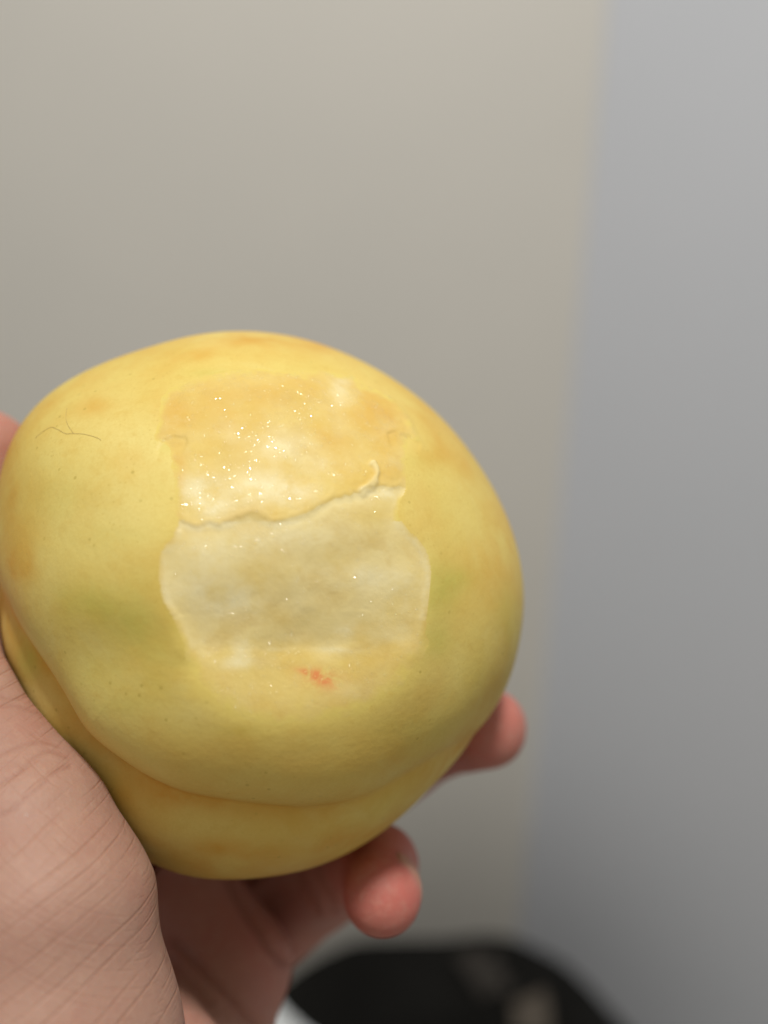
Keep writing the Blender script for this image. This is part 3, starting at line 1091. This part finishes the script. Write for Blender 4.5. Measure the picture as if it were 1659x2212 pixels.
for poly, wpx, dep, ink in CREASES:
    d_ = seg_dist(hu + noise(HV, 3, 91) * 3, hvv + noise(HV, 3, 93) * 3, catmull(poly, 6))
    g_ = np.exp(-(d_ / wpx) ** 2) * facing
    if poly[0] == (640, 1880) or poly[0] == (690, 1880):
        g_ *= (HV[:, 2] > 172)
    hdis -= dep * g_
    crease = np.maximum(crease, ink * g_)
hdis += noise(HV, 9, 95, 2) * 0.18
HV = HV + HN * hdis[:, None]
pink = np.zeros(len(HV))


def near_pt(a, r):
    return np.exp(-((np.linalg.norm(HV - at(*a[:3]), axis=1)) / r) ** 2)


pink += 1.1 * near_pt(PINKY[3], 13) + 0.8 * near_pt(PINKY[2], 10) + 1.0 * near_pt(RING[3], 13) + 0.8 * near_pt(RING[2], 12) + 0.6 * near_pt(THUMB[0], 13)
pink += 0.45 * smooth(172, 188, HV[:, 2]) * (hvv > 1700) + 0.30 * near_pt((352, 2300, 160), 14)
pink = np.clip(pink + 0.08, 0, 1)
lined = np.clip(1 - smooth(163, 178, HV[:, 2]), 0.12, 1) * (1 - 0.9 * near_pt(PINKY[3], 16)) * (1 - 0.8 * near_pt((352, 2260, 163), 12))
hand_base = world(at(120, 2480, 165))
ho = mesh_obj('hand', world(HV), HQ, HAND_SKIN, hand_base, None, {'pink': pink, 'lined': lined, 'crease': np.clip(crease, 0, 1)})
tag(ho, 'bare left hand cupping the yellow peach, fingertips curled round its lower right side', 'hand')

# added wet caps, tilted to glint, on the ball of the thumb
hs = []
rg = np.random.default_rng(8)
for x, y, rx, ry, n_b in ((60, 1720, 60, 45, 26), (110, 1830, 70, 60, 40), (150, 1940, 60, 60, 26), (160, 2080, 60, 60, 18), (60, 1950, 60, 80, 14)):
    for _ in range(n_b):
        k = np.argmin((hu - x - rg.normal() * rx) ** 2 + (hvv - y - rg.normal() * ry) ** 2 + 1e4 * (facing < 0.5))
        vw = -HV[k] / np.linalg.norm(HV[k])
        to_l = LAMP_AT - world(HV[k][None])[0]
        hh = (to_l / np.linalg.norm(to_l)) @ M3 + vw
        hh /= np.linalg.norm(hh)
        lean = math.acos(min(1.0, float(hh @ HN[k])))
        ra_ = float(np.clip(rg.lognormal(-1.95, 0.45), 0.07, 0.34))
        if lean < 0.9:
            hs.append((HV[k] - HN[k] * (0.01 + ra_ * 0.5 * math.sin(lean)), HN[k], ra_ * rg.uniform(4, 9), ra_, lean, hh))
m = Mat('sweat_glints', Roughness=0.08)
m.out('Base Color', m.mix(m.noise(300), (0.42, 0.26, 0.195), (0.40, 0.24, 0.18)))
glint_beads('moisture_glints', hs, m.m, ho, hand_base, 5)

# nail of the little finger: a thin curved plate on the outer side of its tip
a3, b3 = at(*PINKY[2][:3]), at(*PINKY[3][:3])
ax_ = (b3 - a3) / np.linalg.norm(b3 - a3)
outd = np.array([0.86, 0.26, -0.44])
outd = outd - ax_ * (outd @ ax_)
outd /= np.linalg.norm(outd)
sd_ = np.cross(ax_, outd)
nu, nv_ = 15, 13
top, bot = [], []
for i in range(nu):
    for j in range(nv_):
        s1 = i / (nu - 1)
        a = (j / (nv_ - 1) * 2 - 1)
        wid = 0.86 * (1 - 0.18 * (2 * s1 - 1) ** 4)
        L = -2.6 + 10.2 * s1 - 1.4 * a * a * (1 if s1 > 0.5 else -1) * abs(2 * s1 - 1)
        rr_ = 6.78 + 0.14 - 1.1 * max(0.0, 0.25 - s1) * 4 - 0.22 * a ** 4 - 0.05 * max(0, s1 - 0.6) * 8
        tt_ = (L) / 15.0
        base_ = a3 + (b3 - a3) * (0.70 + tt_ * 0.80)
        dirn = outd * math.cos(a * wid) + sd_ * math.sin(a * wid)
        drop = max(0.0, L - 5.0)
        p = base_ + dirn * (rr_ - 0.045 * drop * drop)
        top.append(p)
        bot.append(p - dirn * 0.7)
nv2 = np.array(top + bot)
ii = np.arange(nu * nv_).reshape(nu, nv_)
q1 = np.stack([ii[:-1, :-1], ii[1:, :-1], ii[1:, 1:], ii[:-1, 1:]], -1).reshape(-1, 4)
N0 = nu * nv_
loop = list(ii[0]) + list(ii[1:, -1]) + list(ii[-1, :-1][::-1]) + list(ii[1:-1, 0][::-1])
rim = [[loop[k], loop[(k + 1) % len(loop)], loop[(k + 1) % len(loop)] + N0, loop[k] + N0] for k in range(len(loop))]
mesh_obj('fingernail', world(nv2), np.vstack([q1, q1[:, ::-1] + N0, np.array(rim)]), NAIL, hand_base, ho)

# ------------------------------------------------------------------ the room behind


def ray_w(x, y):
    return wdir(ray(x, y))


def hit_y(x, y, Y):
    r = ray_w(x, y)
    return CAM + r * (Y - CAM[1]) / r[1]


YW = 0.98
corner = hit_y(1258, 560, YW)[0]


def panel(name, a, b, z0, z1, t, mat):
    """upright wall slab from a to b in plan, thickness t to the far side"""
    a, b = np.array(a, float), np.array(b, float)
    d = (b - a) / np.linalg.norm(b - a)
    n = np.array([-d[1], d[0]]) * t
    pl = [a, b, b + n, a + n]
    v = [(p[0], p[1], z) for z in (z0, z1) for p in pl]
    f = [(0, 1, 5, 4), (1, 2, 6, 5), (2, 3, 7, 6), (3, 0, 4, 7), (4, 5, 6, 7), (3, 2, 1, 0)]
    return mesh_obj(name, v, f, mat, None, None, None, False)


tag(panel('wall', (-2.6, YW), (corner, YW), 0, 2.7, 0.12, WALL_WARM), kind='structure')
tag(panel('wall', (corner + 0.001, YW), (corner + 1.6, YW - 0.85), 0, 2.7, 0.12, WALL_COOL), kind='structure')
v = [(-3, -3, 0), (3, -3, 0), (3, 1.4, 0), (-3, 1.4, 0), (-3, -3, -0.1), (3, -3, -0.1), (3, 1.4, -0.1), (-3, 1.4, -0.1)]
f = [(0, 1, 2, 3), (7, 6, 5, 4), (0, 4, 5, 1), (1, 5, 6, 2), (2, 6, 7, 3), (3, 7, 4, 0)]
tag(mesh_obj('floor', v, f, FLOOR, None, None, None, False), kind='structure')

# the slumped black bag on the floor: one soft body
BY = 0.72


def bag_pt(x, y, Y=BY):
    return hit_y(x, y, Y)


hB = 0.012
b0 = np.array([-0.45, 0.50, 0.001])
b1 = np.array([0.62, 0.96, 0.62])
bd = np.ceil((b1 - b0) / hB).astype(int)
bx, by, bz = [b0[k] + hB * np.arange(bd[k]) for k in range(3)]
BXg, BYg, BZg = np.meshgrid(bx, by, bz, indexing='ij')
crest = [(520, 2215), (590, 2150), (631, 2120), (686, 2084), (768, 2062), (850, 2065), (960, 2052), (1043, 2034), (1100, 2032), (1150, 2046), (1205, 2076), (1270, 2140), (1340, 2215), (1400, 2300)]
cw = np.array([bag_pt(x, y - 58) for x, y in crest])
hz = np.interp(BXg, cw[:, 0], cw[:, 2])
pn = np.stack([BXg.ravel(), BYg.ravel(), BZg.ravel()], 1)
fold = (noise(pn, 0.09, 5, 2) * 0.016).reshape(BXg.shape)
yd = np.abs(BYg - BY) / 0.16
top_ = hz - 0.10 * yd ** 2 - 1.5 * np.maximum(0, BYg - BY + 0.02)
Fb = np.maximum((BZg - top_) * 0.75, np.abs(BYg - BY) - 0.17 - 0.02 * np.sin(BXg * 9))
Fb = np.maximum(Fb, np.maximum(cw[0, 0] - 0.02 - BXg, BXg - cw[-1, 0]))
Fb = Fb + fold
Fb[0], Fb[-1] = 1, 1
Fb[:, 0], Fb[:, -1] = 1, 1
Fb[:, :, 0], Fb[:, :, -1] = 1, 1
bv, bq = surface_nets(Fb, b0, hB)
bv = relax(bv, bq, 5, 0.5)
bag_o = np.array([0.1, BY, 0.0])
bag = bpy.data.objects.new('bag', None)
COL.objects.link(bag)
bag.location = bag_o
tag(bag, 'soft black bag with brownish straps, blurred, at the foot of the wall', 'bag')
mesh_obj('body', bv, bq, CLOTH, bag_o, bag)


def bag_surf(x, y):
    r = ray_w(x, y)
    t = np.linspace(0.4, 2.0, 1200)
    p = CAM + r * t[:, None]
    g = np.round((p - b0) / hB).astype(int)
    ok = np.all((g >= 0) & (g < bd), axis=1)
    g = np.clip(g, 0, bd - 1)
    val = np.where(ok, Fb[g[:, 0], g[:, 1], g[:, 2]], 1)
    k = np.nonzero(val < 0)[0]
    return p[k[0]] if len(k) else CAM + r * 1.15


def band(name, path, width, mat):
    """flat webbing strip lying on the bag"""
    pts = np.array([bag_surf(x, y) for x, y in catmull(path, 6)])
    kk = np.ones(5) / 5
    pad = np.vstack([pts[:1]] * 2 + [pts] + [pts[-1:]] * 2)
    pts = np.stack([np.convolve(pad[:, a], kk, 'valid') for a in range(3)], 1)
    tow = CAM - pts
    tow /= np.linalg.norm(tow, axis=1)[:, None]
    tan = np.gradient(pts, axis=0)
    tan /= np.linalg.norm(tan, axis=1)[:, None]
    sd = np.cross(tan, tow)
    sd /= np.linalg.norm(sd, axis=1)[:, None]
    vs = []
    for p, s_, o_ in zip(pts, sd, tow):
        for a, b in ((-1, 0.010), (1, 0.010), (1, 0.016), (-1, 0.016)):
            vs.append(p + s_ * a * width / 2 + o_ * b)
    n = len(pts)
    ii = np.arange(n * 4).reshape(n, 4)
    jj = np.roll(ii, -1, 1)
    q = np.vstack([np.stack([ii[:-1], ii[1:], jj[1:], jj[:-1]], -1).reshape(-1, 4), ii[:1], ii[-1:, ::-1]])
    return mesh_obj(name, vs, q, mat, bag_o, bag, None, False)


band('strap', [(1000, 2052), (1025, 2085), (1045, 2115), (1062, 2150)], 0.022, STRAP)
band('strap', [(1058, 2055), (1066, 2085), (1080, 2120), (1110, 2140)], 0.014, STRAP)
band('tab', [(1138, 2150), (1148, 2180), (1150, 2240)], 0.036, TAN)

# white sheet leaning in front of the bag's left end
pa, pb = hit_y(575, 2140, 0.50), hit_y(720, 2236, 0.50)
dx = (pb - pa)
vs = []
for i in range(9):
    for j in range(7):
        s1, t1 = i / 8 * 1.6 - 0.35, j / 6
        p = pa + dx * s1 + np.array([-0.05, -0.10, -0.22]) * t1
        p = p + np.array([0, -0.012, 0.0]) * math.sin(s1 * 2.2) + np.array([0, 0.01, 0]) * t1 * t1
        vs.append(p)
vs = np.array(vs)
ii = np.arange(63).reshape(9, 7)
q1 = np.stack([ii[:-1, :-1], ii[1:, :-1], ii[1:, 1:], ii[:-1, 1:]], -1).reshape(-1, 4)
loop = list(ii[0]) + list(ii[1:, -1]) + list(ii[-1, :-1][::-1]) + list(ii[1:-1, 0][::-1])
rim = [[loop[k], loop[(k + 1) % len(loop)], loop[(k + 1) % len(loop)] + 63, loop[k] + 63] for k in range(len(loop))]
tag(mesh_obj('white_sheet', np.vstack([vs, vs + np.array([0, 0.0012, 0])]), np.vstack([q1, q1[:, ::-1] + 63, np.array(rim)]), PAPER, pa),
    'bright white sheet at the lower edge, between the wrist and the black bag', 'sheet')
